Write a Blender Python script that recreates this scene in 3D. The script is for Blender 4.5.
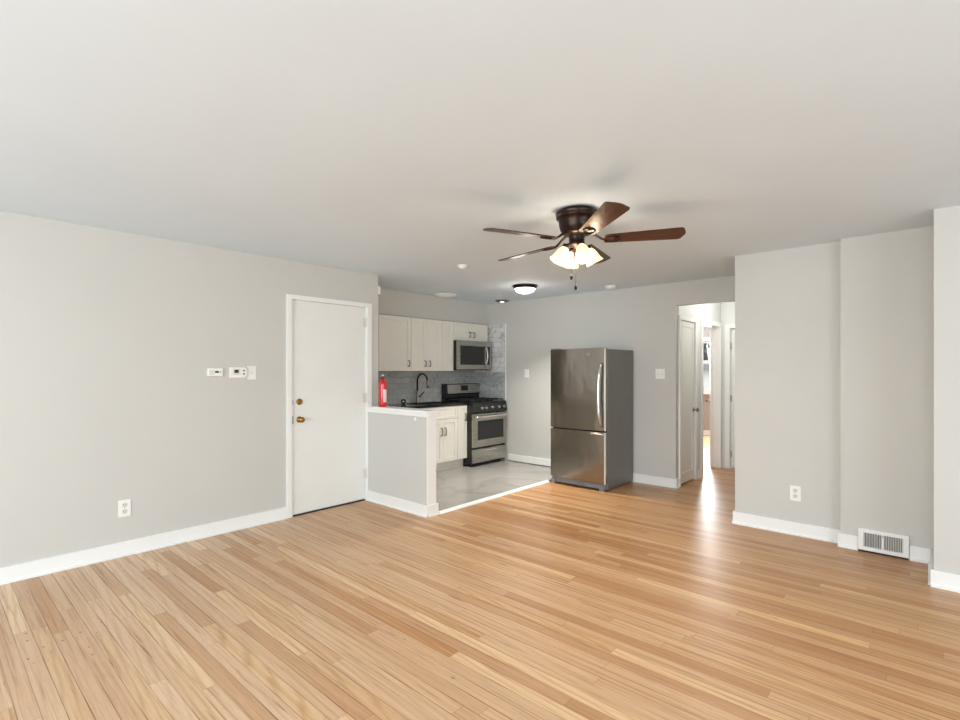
import bpy, bmesh, math, random
from mathutils import Vector, Matrix
for o in list(bpy.data.objects):
    bpy.data.objects.remove(o, do_unlink=True)
SC = bpy.context.scene
COL = SC.collection
R = math.radians
random.seed(4)

# ------------------------------------------------------------------ camera
HEAD = math.atan(450 / 503)
cam = bpy.data.objects.new('camera', bpy.data.cameras.new('camera'))
COL.objects.link(cam)
cam.location = (0, 0, 1.40)
cam.rotation_euler = (R(90), 0, HEAD)
cam.data.sensor_width = 36
cam.data.lens = 36 * 503 / 960
cam.data.shift_y = 10 / 960
cam.data.clip_start = 0.02
SC.camera = cam

# ------------------------------------------------------------------ sky, daylight, exposure
SC.view_settings.view_transform = 'Standard'
SC.view_settings.look = 'None'
SC.view_settings.gamma = 1
SC.view_settings.use_curve_mapping = False
SC.view_settings.exposure = 0.15
w = bpy.data.worlds.new('sky'); SC.world = w; w.use_nodes = True
bg = w.node_tree.nodes['Background']
bg.inputs['Color'].default_value = (0.80, 0.90, 1.0, 1)
bg.inputs['Strength'].default_value = 2.6

def area(name, loc, rot, sx, sy, power, col):
    l = bpy.data.lights.new(name, 'AREA'); l.shape = 'RECTANGLE'; l.size = sx; l.size_y = sy
    l.energy = power; l.color = col
    o = bpy.data.objects.new(name, l); COL.objects.link(o); o.location = loc; o.rotation_euler = rot
    return o
area('daylight_behind', (-1.0, -3.17, 1.45), (R(74), 0, 0), 4.6, 1.5, 165, (0.80, 0.91, 1.0))          # rear window
area('daylight_side', (2.97, 0.6, 1.45), (R(78), 0, R(90)), 4.0, 1.5, 60, (0.80, 0.91, 1.0))          # side window
area('daylight_bedroom', (-3.6, 11.22, 1.5), (R(-90), 0, 0), 1.3, 1.1, 170, (0.95, 0.98, 1.0))       # bedroom window
def disk(name, loc, d, size, power, col):
    l = bpy.data.lights.new(name, 'AREA'); l.shape = 'DISK'; l.size = size; l.spread = R(112); l.energy = power; l.color = col
    o = bpy.data.objects.new(name, l); COL.objects.link(o); o.location = loc
    o.rotation_euler = (-Vector(d)).to_track_quat('Z', 'Y').to_euler()
    return o
def point(name, loc, power, col, r=0.05):
    l = bpy.data.lights.new(name, 'POINT'); l.energy = power; l.color = col; l.shadow_soft_size = r
    o = bpy.data.objects.new(name, l); COL.objects.link(o); o.location = loc
    return o

# ------------------------------------------------------------------ materials
def s2l(c):
    return tuple(((v / 255) / 12.92 if v / 255 <= 0.04045 else ((v / 255 + 0.055) / 1.055) ** 2.4) for v in c)
class N:
    """small node-tree helper"""
    def __init__(self, name):
        self.m = bpy.data.materials.new(name); self.m.use_nodes = True
        self.t = self.m.node_tree; self.b = self.t.nodes['Principled BSDF']
    def n(self, typ, **kw):
        x = self.t.nodes.new(typ)
        for k, v in kw.items(): setattr(x, k, v)
        return x
    def link(self, a, b): self.t.links.new(a, b)
    def val(self, sock, v):
        if hasattr(v, 'links') or isinstance(v, bpy.types.NodeSocket): self.link(v, sock)
        else: sock.default_value = v
    def math(self, op, a, b=0.0, c=None):
        x = self.n('ShaderNodeMath', operation=op); self.val(x.inputs[0], a); self.val(x.inputs[1], b)
        if c is not None: self.val(x.inputs[2], c)
        return x.outputs[0]
    def mix(self, f, a, b, blend='MIX'):
        x = self.n('ShaderNodeMix', data_type='RGBA', blend_type=blend)
        self.val(x.inputs[0], f); self.val(x.inputs[6], a); self.val(x.inputs[7], b)
        return x.outputs[2]
    def comb(self, x, y, z=0.0):
        c = self.n('ShaderNodeCombineXYZ'); self.val(c.inputs[0], x); self.val(c.inputs[1], y); self.val(c.inputs[2], z)
        return c.outputs[0]
    def pos(self):
        g = self.n('ShaderNodeNewGeometry'); s = self.n('ShaderNodeSeparateXYZ'); self.link(g.outputs['Position'], s.inputs[0])
        return g.outputs['Position'], s.outputs[0], s.outputs[1], s.outputs[2]
    def noise(self, vec, scale, detail=3, rough=0.5, dist=0.0):
        x = self.n('ShaderNodeTexNoise'); self.val(x.inputs['Vector'], vec)
        x.inputs['Scale'].default_value = scale; x.inputs['Detail'].default_value = detail
        x.inputs['Roughness'].default_value = rough; x.inputs['Distortion'].default_value = dist
        return x.outputs['Fac']
    def ramp(self, f, stops):
        x = self.n('ShaderNodeValToRGB'); self.val(x.inputs[0], f)
        e = x.color_ramp.elements
        while len(e) < len(stops): e.new(0.5)
        for q, (p, c) in zip(e, stops):
            q.position = p; q.color = (*c, 1) if len(c) == 3 else c
        return x.outputs[0]
    def bump(self, h, strength=0.1, dist=0.002):
        x = self.n('ShaderNodeBump'); self.val(x.inputs['Height'], h)
        x.inputs['Strength'].default_value = strength; x.inputs['Distance'].default_value = dist
        self.link(x.outputs[0], self.b.inputs['Normal'])

def plain(name, col, rough=0.5, metal=0.0, spec=0.5, var=0.03, scale=6, bump=0.0, coat=0.0):
    k = N(name); p, x, y, z = k.pos()
    c = tuple(col)
    f = k.noise(p, scale, 3)
    lo = tuple(v * (1 - var) for v in c); hi = tuple(min(1, v * (1 + var)) for v in c)
    k.link(k.ramp(f, [(0.3, lo), (0.7, hi)]), k.b.inputs['Base Color'])
    k.b.inputs['Roughness'].default_value = rough; k.b.inputs['Metallic'].default_value = metal
    k.b.inputs['Specular IOR Level'].default_value = spec
    k.b.inputs['Coat Weight'].default_value = coat
    if bump: k.bump(k.noise(p, 90, 4), bump, 0.001)
    return k.m

def emis(name, col, strength, rough=0.4):
    k = N(name); k.b.inputs['Base Color'].default_value = (*col, 1)
    k.b.inputs['Emission Color'].default_value = (*col, 1); k.b.inputs['Emission Strength'].default_value = strength
    k.b.inputs['Roughness'].default_value = rough
    return k.m

def wood_floor():
    k = N('oak_strip_floor'); p, x, y, z = k.pos()
    W = 0.0695
    yr = k.math('DIVIDE', k.math('ADD', y, 0.012), W)
    row = k.math('FLOOR', yr)
    wn = k.n('ShaderNodeTexWhiteNoise', noise_dimensions='1D'); k.link(row, wn.inputs['W'])
    r1 = wn.outputs['Value']
    wn2 = k.n('ShaderNodeTexWhiteNoise', noise_dimensions='1D'); k.link(k.math('ADD', row, 71.3), wn2.inputs['W'])
    L = k.math('ADD', k.math('MULTIPLY', wn2.outputs['Value'], 1.2), 1.0)
    xr = k.math('DIVIDE', k.math('ADD', x, k.math('MULTIPLY', r1, 9.0)), L)
    idx = k.math('FLOOR', xr)
    wp = k.n('ShaderNodeTexWhiteNoise', noise_dimensions='2D'); k.link(k.comb(row, idx), wp.inputs['Vector'])
    rp = wp.outputs['Value']
    sp = k.n('ShaderNodeSeparateColor'); k.link(wp.outputs['Color'], sp.inputs[0])
    ra, rb = sp.outputs[0], sp.outputs[1]
    base = k.ramp(rp, [(0.0, s2l((190, 146, 104))), (0.15, s2l((200, 160, 124))), (0.35, s2l((211, 176, 142))),
                       (0.6, s2l((218, 185, 152))), (0.80, s2l((207, 169, 130))), (0.90, s2l((232, 203, 166))), (1.0, s2l((196, 150, 104)))])
    # grain: long streaks plus cathedral figure, different on every strip
    gx = k.math('ADD', k.math('MULTIPLY', x, 0.7), k.math('MULTIPLY', ra, 40))
    gy = k.math('ADD', k.math('MULTIPLY', y, 30), k.math('MULTIPLY', rb, 60))
    g1 = k.noise(k.comb(gx, gy), 1.6, 5, 0.62, 0.9)
    wv = k.n('ShaderNodeTexWave', wave_type='RINGS', rings_direction='Z'); wv.inputs['Scale'].default_value = 2.2
    wv.inputs['Distortion'].default_value = 5.0; wv.inputs['Detail'].default_value = 2.5; wv.inputs['Detail Scale'].default_value = 1.3
    k.link(k.comb(k.math('ADD', k.math('MULTIPLY', x, 0.55), k.math('MULTIPLY', ra, 17)), k.math('ADD', k.math('MULTIPLY', y, 4.5), k.math('MULTIPLY', rb, 31))), wv.inputs['Vector'])
    figure = k.math('MULTIPLY', k.math('POWER', wv.outputs['Fac'], 3.0), k.math('MULTIPLY', ra, 0.5))
    c = k.mix(figure, base, k.mix(1.0, base, (0.70, 0.56, 0.44, 1), 'MULTIPLY'))
    gf = k.ramp(g1, [(0.28, (0.62, 0.50, 0.38)), (0.45, (0.95, 0.92, 0.88)), (0.62, (1.06, 1.08, 1.10))])
    c = k.mix(0.85, c, gf, 'MULTIPLY')
    fine = k.noise(k.comb(k.math('MULTIPLY', x, 9), k.math('ADD', k.math('MULTIPLY', y, 190), k.math('MULTIPLY', ra, 90))), 1.0, 3, 0.6)
    c = k.mix(0.20, c, k.ramp(fine, [(0.36, (0.62, 0.52, 0.42)), (0.55, (1.0, 1.0, 1.0))]), 'MULTIPLY')
    # dark mineral streaks and knots in some strips
    st = k.noise(k.comb(k.math('ADD', k.math('MULTIPLY', x, 2.4), k.math('MULTIPLY', rb, 53)), k.math('ADD', k.math('MULTIPLY', y, 60), k.math('MULTIPLY', ra, 77))), 1.0, 2, 0.5, 0.4)
    stf = k.math('MULTIPLY', k.ramp(st, [(0.66, (0, 0, 0)), (0.74, (1, 1, 1))]), k.math('GREATER_THAN', rb, 0.35))
    c = k.mix(k.math('MULTIPLY', stf, 0.62), c, (*s2l((118, 78, 48)), 1))
    kn = k.n('ShaderNodeTexVoronoi', feature='F1'); kn.inputs['Scale'].default_value = 2.1
    k.link(k.comb(x, k.math('MULTIPLY', y, 2.2)), kn.inputs['Vector'])
    knf = k.ramp(kn.outputs['Distance'], [(0.0, (1, 1, 1)), (0.015, (0.8, 0.8, 0.8)), (0.035, (0, 0, 0))])
    c = k.mix(k.math('MULTIPLY', knf, 0.85), c, (*s2l((105, 68, 42)), 1))
    # varnish: warmer amber areas where the old finish is left, paler worn areas toward the windows
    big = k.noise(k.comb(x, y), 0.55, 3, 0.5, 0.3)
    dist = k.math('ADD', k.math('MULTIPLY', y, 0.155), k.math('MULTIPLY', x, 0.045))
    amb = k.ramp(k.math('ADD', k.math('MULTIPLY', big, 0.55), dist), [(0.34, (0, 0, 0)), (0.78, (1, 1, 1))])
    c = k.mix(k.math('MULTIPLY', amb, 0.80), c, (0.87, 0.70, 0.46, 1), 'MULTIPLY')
    # seams between strips and at strip ends
    fy = k.math('FRACT', yr); fx = k.math('FRACT', xr)
    ey = k.math('MINIMUM', fy, k.math('SUBTRACT', 1.0, fy))
    ex = k.math('MULTIPLY', k.math('MINIMUM', fx, k.math('SUBTRACT', 1.0, fx)), L)
    sy = k.math('LESS_THAN', ey, 0.028); sx = k.math('LESS_THAN', ex, 0.0012)
    gapn = k.noise(k.comb(k.math('MULTIPLY', x, 1.5), k.math('MULTIPLY', row, 3.7)), 1.0, 2)
    syf = k.math('MULTIPLY', sy, k.ramp(gapn, [(0.44, (0.22, 0.22, 0.22)), (0.56, (1.0, 1.0, 1.0))]))
    seam = k.math('MAXIMUM', syf, k.math('MULTIPLY', sx, 0.45))
    c = k.mix(k.math('MULTIPLY', seam, 0.92), c, (*s2l((98, 64, 40)), 1))
    # old nail holes near one spot of the floor
    nh = k.n('ShaderNodeTexVoronoi', feature='F1'); nh.inputs['Scale'].default_value = 17.0
    k.link(k.comb(x, y), nh.inputs['Vector'])
    hole = k.math('LESS_THAN', nh.outputs['Distance'], 0.10)
    dx = k.math('SUBTRACT', x, NX); dy = k.math('SUBTRACT', y, NY)
    near = k.math('LESS_THAN', k.math('ADD', k.math('MULTIPLY', k.math('MULTIPLY', dx, dx), 1.0), k.math('MULTIPLY', k.math('MULTIPLY', dy, dy), 6.0)), 0.20)
    c = k.mix(k.math('MULTIPLY', k.math('MULTIPLY', hole, near), 0.8), c, (*s2l((70, 45, 30)), 1))
    k.link(c, k.b.inputs['Base Color'])
    k.b.inputs['Specular IOR Level'].default_value = 0.36
    rr = k.math('ADD', k.math('MULTIPLY', big, 0.16), 0.20)
    rr = k.math('ADD', rr, k.math('MULTIPLY', g1, 0.10))
    k.link(rr, k.b.inputs['Roughness'])
    k.bump(k.math('SUBTRACT', k.math('MULTIPLY', g1, 0.12), seam), 0.25, 0.0012)
    return k.m
NX, NY = -3.42, 0.50

def tile_floor():
    k = N('marble_look_floor_tile'); p, x, y, z = k.pos()
    b = k.n('ShaderNodeTexBrick', offset=0.5); k.link(k.comb(y, x), b.inputs['Vector'])
    b.inputs['Scale'].default_value = 1.0; b.inputs['Brick Width'].default_value = 0.61; b.inputs['Row Height'].default_value = 0.305
    b.inputs['Mortar Size'].default_value = 0.002; b.inputs['Mortar Smooth'].default_value = 0.1
    b.inputs['Color1'].default_value = (*s2l((172, 168, 161)), 1); b.inputs['Color2'].default_value = (*s2l((166, 162, 156)), 1)
    b.inputs['Mortar'].default_value = (*s2l((168, 166, 162)), 1)
    wa = k.noise(p, 0.6, 3, 0.5, 1.0)
    vein = k.ramp(wa, [(0.47, (1, 1, 1)), (0.495, (0.75, 0.74, 0.73)), (0.515, (1, 1, 1))])
    c = k.mix(0.6, b.outputs['Color'], vein, 'MULTIPLY')
    c = k.mix(0.5, c, k.ramp(k.noise(p, 1.3, 3), [(0.3, (0.86, 0.85, 0.84)), (0.7, (1, 1, 1))]), 'MULTIPLY')
    k.link(c, k.b.inputs['Base Color']); k.b.inputs['Roughness'].default_value = 0.22
    return k.m

def subway(name='marble_subway_tile', c1=(232, 230, 226), c2=(214, 212, 208), cm=(182, 178, 172)):
    k = N(name); p, x, y, z = k.pos()
    b = k.n('ShaderNodeTexBrick', offset=0.5); k.link(k.comb(k.math('ADD', x, y), z), b.inputs['Vector'])
    b.inputs['Scale'].default_value = 1.0; b.inputs['Brick Width'].default_value = 0.152; b.inputs['Row Height'].default_value = 0.0762
    b.inputs['Mortar Size'].default_value = 0.0022; b.inputs['Mortar Smooth'].default_value = 0.1
    b.inputs['Color1'].default_value = (*s2l(c1), 1); b.inputs['Color2'].default_value = (*s2l(c2), 1)
    b.inputs['Mortar'].default_value = (*s2l(cm), 1)
    wa = k.noise(p, 2.6, 3, 0.5, 1.4)
    vein = k.ramp(wa, [(0.475, (1, 1, 1)), (0.495, (0.55, 0.54, 0.53)), (0.512, (1, 1, 1))])
    c = k.mix(0.8, b.outputs['Color'], vein, 'MULTIPLY')
    k.link(c, k.b.inputs['Base Color']); k.b.inputs['Roughness'].default_value = 0.12
    k.bump(b.outputs['Fac'], 0.4, -0.001)
    return k.m

def steel(name, col, rough, horiz=False, wave=0.0):
    k = N(name); p, x, y, z = k.pos()
    if horiz: v = k.comb(k.math('MULTIPLY', x, 3), k.math('MULTIPLY', y, 3), k.math('MULTIPLY', z, 400))
    else: v = k.comb(k.math('MULTIPLY', x, 400), k.math('MULTIPLY', y, 400), k.math('MULTIPLY', z, 3))
    g = k.noise(v, 1.0, 2)
    k.link(k.ramp(g, [(0.2, tuple(c * 0.92 for c in col)), (0.8, tuple(min(1, c * 1.06) for c in col))]), k.b.inputs['Base Color'])
    k.b.inputs['Metallic'].default_value = 1.0
    k.link(k.math('ADD', k.math('MULTIPLY', g, 0.08), rough), k.b.inputs['Roughness'])
    if wave:
        k.bump(k.noise(k.comb(k.math('MULTIPLY', x, 2.2), 0.0, k.math('MULTIPLY', z, 1.1)), 1.7, 2), 1.0, wave)
    return k.m

def walnut():
    k = N('walnut_blade'); tc = k.n('ShaderNodeTexCoord')
    s = k.n('ShaderNodeSeparateXYZ'); k.link(tc.outputs['Object'], s.inputs[0])
    v = k.comb(k.math('MULTIPLY', s.outputs[0], 3), k.math('MULTIPLY', s.outputs[1], 60), 0.0)
    g = k.noise(v, 1.0, 4, 0.6, 0.6)
    k.link(k.ramp(g, [(0.3, s2l((48, 27, 17))), (0.55, s2l((82, 48, 30))), (0.75, s2l((110, 70, 44)))]), k.b.inputs['Base Color'])
    k.b.inputs['Roughness'].default_value = 0.28
    return k.m

def leafy(name, a, b):
    k = N(name); p, x, y, z = k.pos()
    k.link(k.ramp(k.noise(p, 5, 4), [(0.35, a), (0.65, b)]), k.b.inputs['Base Color']); k.b.inputs['Roughness'].default_value = 0.7
    return k.m

M = dict(
    wall=plain('greige_wall_paint', s2l((207, 204, 197)), 0.62, spec=0.3, var=0.012, scale=1.5, bump=0.05),
    wallhall=plain('pale_hall_paint', s2l((224, 225, 220)), 0.5, spec=0.35, var=0.012, scale=1.5, bump=0.05),
    bedwall=plain('taupe_bedroom_paint', s2l((168, 160, 152)), 0.6, spec=0.3, var=0.02),
    ceil=plain('ceiling_paint', s2l((226, 238, 248)), 0.7, spec=0.25, var=0.012, scale=2, bump=0.05),
    trim=plain('white_trim_paint', s2l((243, 242, 238)), 0.32, var=0.01, scale=3),
    door=plain('white_door_paint', s2l((238, 237, 231)), 0.42, var=0.015, scale=3),
    cab=plain('ivory_cabinet_paint', s2l((232, 228, 216)), 0.36, var=0.01),
    plate=plain('white_plastic', s2l((244, 242, 236)), 0.35, var=0.01),
    ivory=plain('offwhite_plastic', s2l((226, 222, 212)), 0.4, var=0.01),
    dark=plain('dark_gap', (0.012, 0.011, 0.010), 0.6),
    lcd=plain('dark_display', (0.03, 0.035, 0.03), 0.2),
    brass=plain('antique_brass', s2l((168, 132, 70)), 0.25, metal=1.0, var=0.08, scale=60),
    nickel=plain('brushed_nickel', s2l((150, 146, 138)), 0.28, metal=1.0),
    chrome=plain('chrome', s2l((225, 224, 220)), 0.12, metal=1.0),
    bronze=plain('oil_rubbed_bronze', s2l((50, 36, 28)), 0.30, metal=0.75, var=0.2, scale=20),
    blackgl=plain('black_enamel', (0.010, 0.010, 0.011), 0.14, spec=0.55),
    blackmt=plain('cast_iron_black', (0.015, 0.015, 0.015), 0.55),
    counter=plain('black_stone_counter', (0.012, 0.012, 0.013), 0.15, var=0.5, scale=150),
    glassbk=plain('dark_oven_glass', (0.018, 0.018, 0.018), 0.06),
    fside=plain('charcoal_fridge_side', s2l((122, 120, 116)), 0.38, metal=0.35, var=0.02, bump=0.12),
    steel=steel('stainless_steel', s2l((178, 174, 167)), 0.24, True),
    steeldk=steel('smudged_stainless_door', s2l((150, 143, 133)), 0.17, True, 0.012),
    handle=steel('polished_handle', s2l((226, 224, 218)), 0.18),
    brighttrim=plain('bright_satin_trim', (0.85, 0.84, 0.80), 0.35, metal=0.6),
    grey=plain('grey_kick_plastic', s2l((120, 122, 124)), 0.45),
    red=plain('red_enamel', s2l((214, 18, 34)), 0.22, coat=0.4),
    paper=plain('pale_label', s2l((238, 214, 206)), 0.5),
    grille=plain('grille_shadow_grey', s2l((74, 74, 76)), 0.6),
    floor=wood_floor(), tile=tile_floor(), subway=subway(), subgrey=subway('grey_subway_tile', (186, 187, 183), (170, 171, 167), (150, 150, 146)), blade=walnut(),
    shade=emis('frosted_lit_shade', (1.0, 0.80, 0.50), 1.8), dome=emis('lit_dome_glass', (1.0, 0.97, 0.92), 6.0),
    bulb=emis('small_lit_bulb', (1.0, 0.95, 0.85), 1.4),
    green=leafy('tree_leaves', s2l((86, 100, 96)), s2l((130, 146, 134))), bark=plain('bark', s2l((88, 74, 62)), 0.8),
    render=plain('pale_garage_render', s2l((238, 226, 216)), 0.7), roof=plain('grey_shingle', s2l((110, 106, 104)), 0.8),
    ground=plain('dry_lawn', s2l((128, 132, 98)), 0.9, var=0.2),
)
k = N('frosted_lit_shade')
tr = k.n('ShaderNodeBsdfTranslucent'); tr.inputs['Color'].default_value = (1.0, 0.84, 0.58, 1)
em = k.n('ShaderNodeEmission'); em.inputs['Color'].default_value = (1.0, 0.72, 0.36, 1); em.inputs['Strength'].default_value = 0.55
k.b.inputs['Base Color'].default_value = (0.95, 0.88, 0.74, 1); k.b.inputs['Roughness'].default_value = 0.25
mx1 = k.n('ShaderNodeMixShader'); mx1.inputs[0].default_value = 0.5; k.link(k.b.outputs[0], mx1.inputs[1]); k.link(tr.outputs[0], mx1.inputs[2])
ad = k.n('ShaderNodeAddShader'); k.link(mx1.outputs[0], ad.inputs[0]); k.link(em.outputs[0], ad.inputs[1])
k.link(ad.outputs[0], k.t.nodes['Material Output'].inputs['Surface']); M['shade'] = k.m
k = N('clear_window_glass'); k.b.inputs['Transmission Weight'].default_value = 1.0; k.b.inputs['Roughness'].default_value = 0.0
k.b.inputs['IOR'].default_value = 1.02; M['glass'] = k.m

# ------------------------------------------------------------------ mesh helpers
class MB:
    """collects shapes given in world coordinates; build() links ONE mesh object"""
    def __init__(self): self.bm = bmesh.new()
    def box(self, x0, x1, y0, y1, z0, z1, mat=None, mi=0):
        v = [self.bm.verts.new(p) for p in ((x0, y0, z0), (x1, y0, z0), (x1, y1, z0), (x0, y1, z0), (x0, y0, z1), (x1, y0, z1), (x1, y1, z1), (x0, y1, z1))]
        if mat is not None:
            for q in v: q.co = mat @ q.co
        for f in ((0, 3, 2, 1), (4, 5, 6, 7), (0, 1, 5, 4), (1, 2, 6, 5), (2, 3, 7, 6), (3, 0, 4, 7)):
            self.bm.faces.new([v[i] for i in f]).material_index = mi
        return self
    def lathe(self, prof, mat=None, seg=32, cap=True, smooth=True, mi=0):
        rings = []
        mat = mat or Matrix()
        for r, z in prof:
            rings.append([self.bm.verts.new(mat @ Vector((r * math.cos(2 * math.pi * i / seg), r * math.sin(2 * math.pi * i / seg), z))) for i in range(seg)])
        for a, b in zip(rings, rings[1:]):
            for i in range(seg):
                f = self.bm.faces.new((a[i], a[(i + 1) % seg], b[(i + 1) % seg], b[i])); f.smooth = smooth; f.material_index = mi
        if cap:
            self.bm.faces.new(rings[0][::-1]).material_index = mi; self.bm.faces.new(rings[-1]).material_index = mi
        return self
    def tube(self, pts, r, seg=10, mi=0):
        pts = [Vector(p) for p in pts]; rings = []
        rr = r if isinstance(r, (list, tuple)) else [r] * len(pts)
        up = None
        for i, p in enumerate(pts):
            d = (pts[min(i + 1, len(pts) - 1)] - pts[max(i - 1, 0)]).normalized()
            if up is None:
                up = Vector((0, 0, 1)) if abs(d.z) < 0.9 else Vector((1, 0, 0))
            s = d.cross(up).normalized(); up = s.cross(d).normalized()
            rings.append([self.bm.verts.new(p + (s * math.cos(2 * math.pi * k / seg) + up * math.sin(2 * math.pi * k / seg)) * rr[i]) for k in range(seg)])
        for a, b in zip(rings, rings[1:]):
            for k in range(seg):
                f = self.bm.faces.new((a[k], a[(k + 1) % seg], b[(k + 1) % seg], b[k])); f.smooth = True; f.material_index = mi
        self.bm.faces.new(rings[0][::-1]).material_index = mi; self.bm.faces.new(rings[-1]).material_index = mi
        return self
    def prism(self, pts, h0, h1, mat=None, mi=0, smooth=False):
        """outline in local XY extruded along Z"""
        mat = mat or Matrix()
        a = [self.bm.verts.new(mat @ Vector((p[0], p[1], h0))) for p in pts]; b = [self.bm.verts.new(mat @ Vector((p[0], p[1], h1))) for p in pts]
        n = len(pts)
        self.bm.faces.new(a[::-1]).material_index = mi; self.bm.faces.new(b).material_index = mi
        for i in range(n):
            f = self.bm.faces.new((a[i], a[(i + 1) % n], b[(i + 1) % n], b[i])); f.material_index = mi; f.smooth = smooth
        return self
    def build(self, name, mat, parent=None, bevel=0.0, origin=None, seg=2):
        o0 = Vector(parent['_o']) if parent is not None else (Vector(origin) if origin else Vector((0, 0, 0)))
        for v in self.bm.verts: v.co -= o0
        bmesh.ops.recalc_face_normals(self.bm, faces=self.bm.faces)
        me = bpy.data.meshes.new(name); self.bm.to_mesh(me); self.bm.free()
        for m_ in (mat if isinstance(mat, (list, tuple)) else [mat]): me.materials.append(M[m_])
        o = bpy.data.objects.new(name, me); COL.objects.link(o)
        if parent is not None: o.parent = parent
        else: o.location = o0
        o['_o'] = list(o0)
        if bevel:
            b = o.modifiers.new('edge', 'BEVEL'); b.width = bevel; b.segments = seg; b.limit_method = 'ANGLE'; b.angle_limit = R(40)
        return o
def thing(name, label, cat, loc, group=None):
    o = bpy.data.objects.new(name, None); COL.objects.link(o); o.location = loc; o.empty_display_size = 0.1
    o['_o'] = list(loc); o['label'] = label; o['category'] = cat
    if group: o['group'] = group
    return o
def tag(o, label, cat, group=None):
    o['label'] = label; o['category'] = cat
    if group: o['group'] = group
    return o
def struct(o, label=None):
    o['kind'] = 'structure'
    if label: o['label'] = label
    return o
def axis_mat(loc, d):
    """local Z along d"""
    return Matrix.Translation(loc) @ Vector(d).to_track_quat('Z', 'Y').to_matrix().to_4x4()
def rrect(w, h, r, n=5):
    pts = []
    for cx, cy, a0 in ((w / 2 - r, h / 2 - r, 0), (-w / 2 + r, h / 2 - r, 90), (-w / 2 + r, -h / 2 + r, 180), (w / 2 - r, -h / 2 + r, 270)):
        for i in range(n + 1):
            a = R(a0 + 90 * i / n); pts.append((cx + r * math.cos(a), cy + r * math.sin(a)))
    return pts

# ================================================================== THE SHELL
CZ = 2.44                       # ceiling height
XL = -4.53                      # entrance wall plane
YB = 5.995                      # kitchen back wall plane
XK = -5.47                      # wall behind the cabinets
ZT = 0.022                      # tiled kitchen floor sits a little higher

struct(MB().box(-6.2, 3.2, -3.4, 11.6, -0.12, 0).build('floor', 'floor'), 'pale oak strip floor')
struct(MB().box(XK - 0.05, -3.56, 3.352, YB, 0.001, ZT).build('floor', 'tile'), 'grey marbled tile floor of the kitchen')
# white reducer strip along the tile edge
mb = MB()
mb.prism([(-3.56, 0.001), (-3.535, 0.001), (-3.538, 0.008), (-3.556, ZT + 0.003), (-3.572, ZT + 0.003), (-3.572, ZT), (-3.56, ZT)], 0, 1)
for v in mb.bm.verts:
    x_, z_, t_ = v.co.x, v.co.y, v.co.z
    v.co = Vector((x_, 3.375 if t_ < 0.5 else 5.255, z_))
struct(mb.build('trim_1', 'trim'), 'white threshold strip between tile and oak')
struct(MB().box(-6.2, 3.2, -3.4, 11.6, CZ, CZ + 0.12).build('ceiling', 'ceil'))

# wall_left with the door hole
DY0, DY1, DZ = 2.388, 3.215, 2.072
mb = MB().box(XL - 0.11, XL, -3.2, DY0 - 0.02, 0, CZ).box(XL - 0.11, XL, DY0 - 0.02, DY1 + 0.01, DZ + 0.02, CZ).box(XL - 0.11, XL, DY1 + 0.01, 3.38, 0, CZ)
struct(mb.build('wall_left', 'wall'))
struct(MB().box(XK - 0.1, XL - 0.11, 3.28, 3.38, 0, CZ).build('wall_kitchen_end', 'wall'))
struct(MB().box(XK - 0.1, XK, 3.38, YB + 0.1, 0, CZ).build('wall_kitchen', 'wall'))
# back wall with header over the hall opening
XO = -2.246
mb = MB().box(XK, XO, YB, YB + 0.075, 0, CZ).box(XO, -1.327, YB, YB + 0.075, 2.165, CZ)
struct(mb.build('wall_back', 'wall'))
struct(MB().box(XK, -5.205, 3.38, YB, 2.112, CZ).build('wall_soffit', 'wall'), 'boxed soffit above the upper cabinets')
# wall on the other side, in three steps
mb = MB().box(-1.327, -0.52, 4.975, 5.12, 0, CZ)
mb.box(-1.327, -1.2, 5.12, 7.66, 0, CZ)
struct(mb.build('wall_right', 'wall'))
struct(MB().box(-0.53, 0.03, 4.885, 5.05, 0, CZ).build('wall_right', 'wall'))
struct(MB().box(0.018, 3.15, 4.385, 5.0, 0, CZ).build('wall_right', 'wall'))
# behind the camera: two big windows in plain walls
def wall_with_window(name, x0, x1, y0, y1, axis, w0, w1, z0=0.7, z1=2.2):
    mb = MB()
    if axis == 'x':
        mb.box(x0, w0, y0, y1, 0, CZ).box(w1, x1, y0, y1, 0, CZ).box(w0, w1, y0, y1, 0, z0).box(w0, w1, y0, y1, z1, CZ)
    else:
        mb.box(x0, x1, y0, w0, 0, CZ).box(x0, x1, w1, y1, 0, CZ).box(x0, x1, w0, w1, 0, z0).box(x0, x1, w0, w1, z1, CZ)
    struct(mb.build(name, 'wall'))
wall_with_window('wall_rear', XL - 0.11, 3.15, -3.35, -3.2, 'x', -3.4, 1.4)
wall_with_window('wall_side', 3.0, 3.15, -3.2, 4.385, 'y', -1.5, 2.7)

# half wall with cap
struct(MB().box(XL, -3.575, 3.235, 3.352, 0, 0.962).build('wall_half', 'wall'), 'low half wall screening the kitchen')
hw = bpy.data.objects['wall_half']
MB().box(XL, -3.556, 3.212, 3.386, 0.985, 1.01).box(XL, -3.561, 3.222, 3.372, 0.950, 0.987).build('wall_cap', 'trim', hw, 0.003)
MB().box(-3.576, -3.566, 3.236, 3.351, 0.0, 0.955).build('end_board', 'trim', hw, 0.002)

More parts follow.
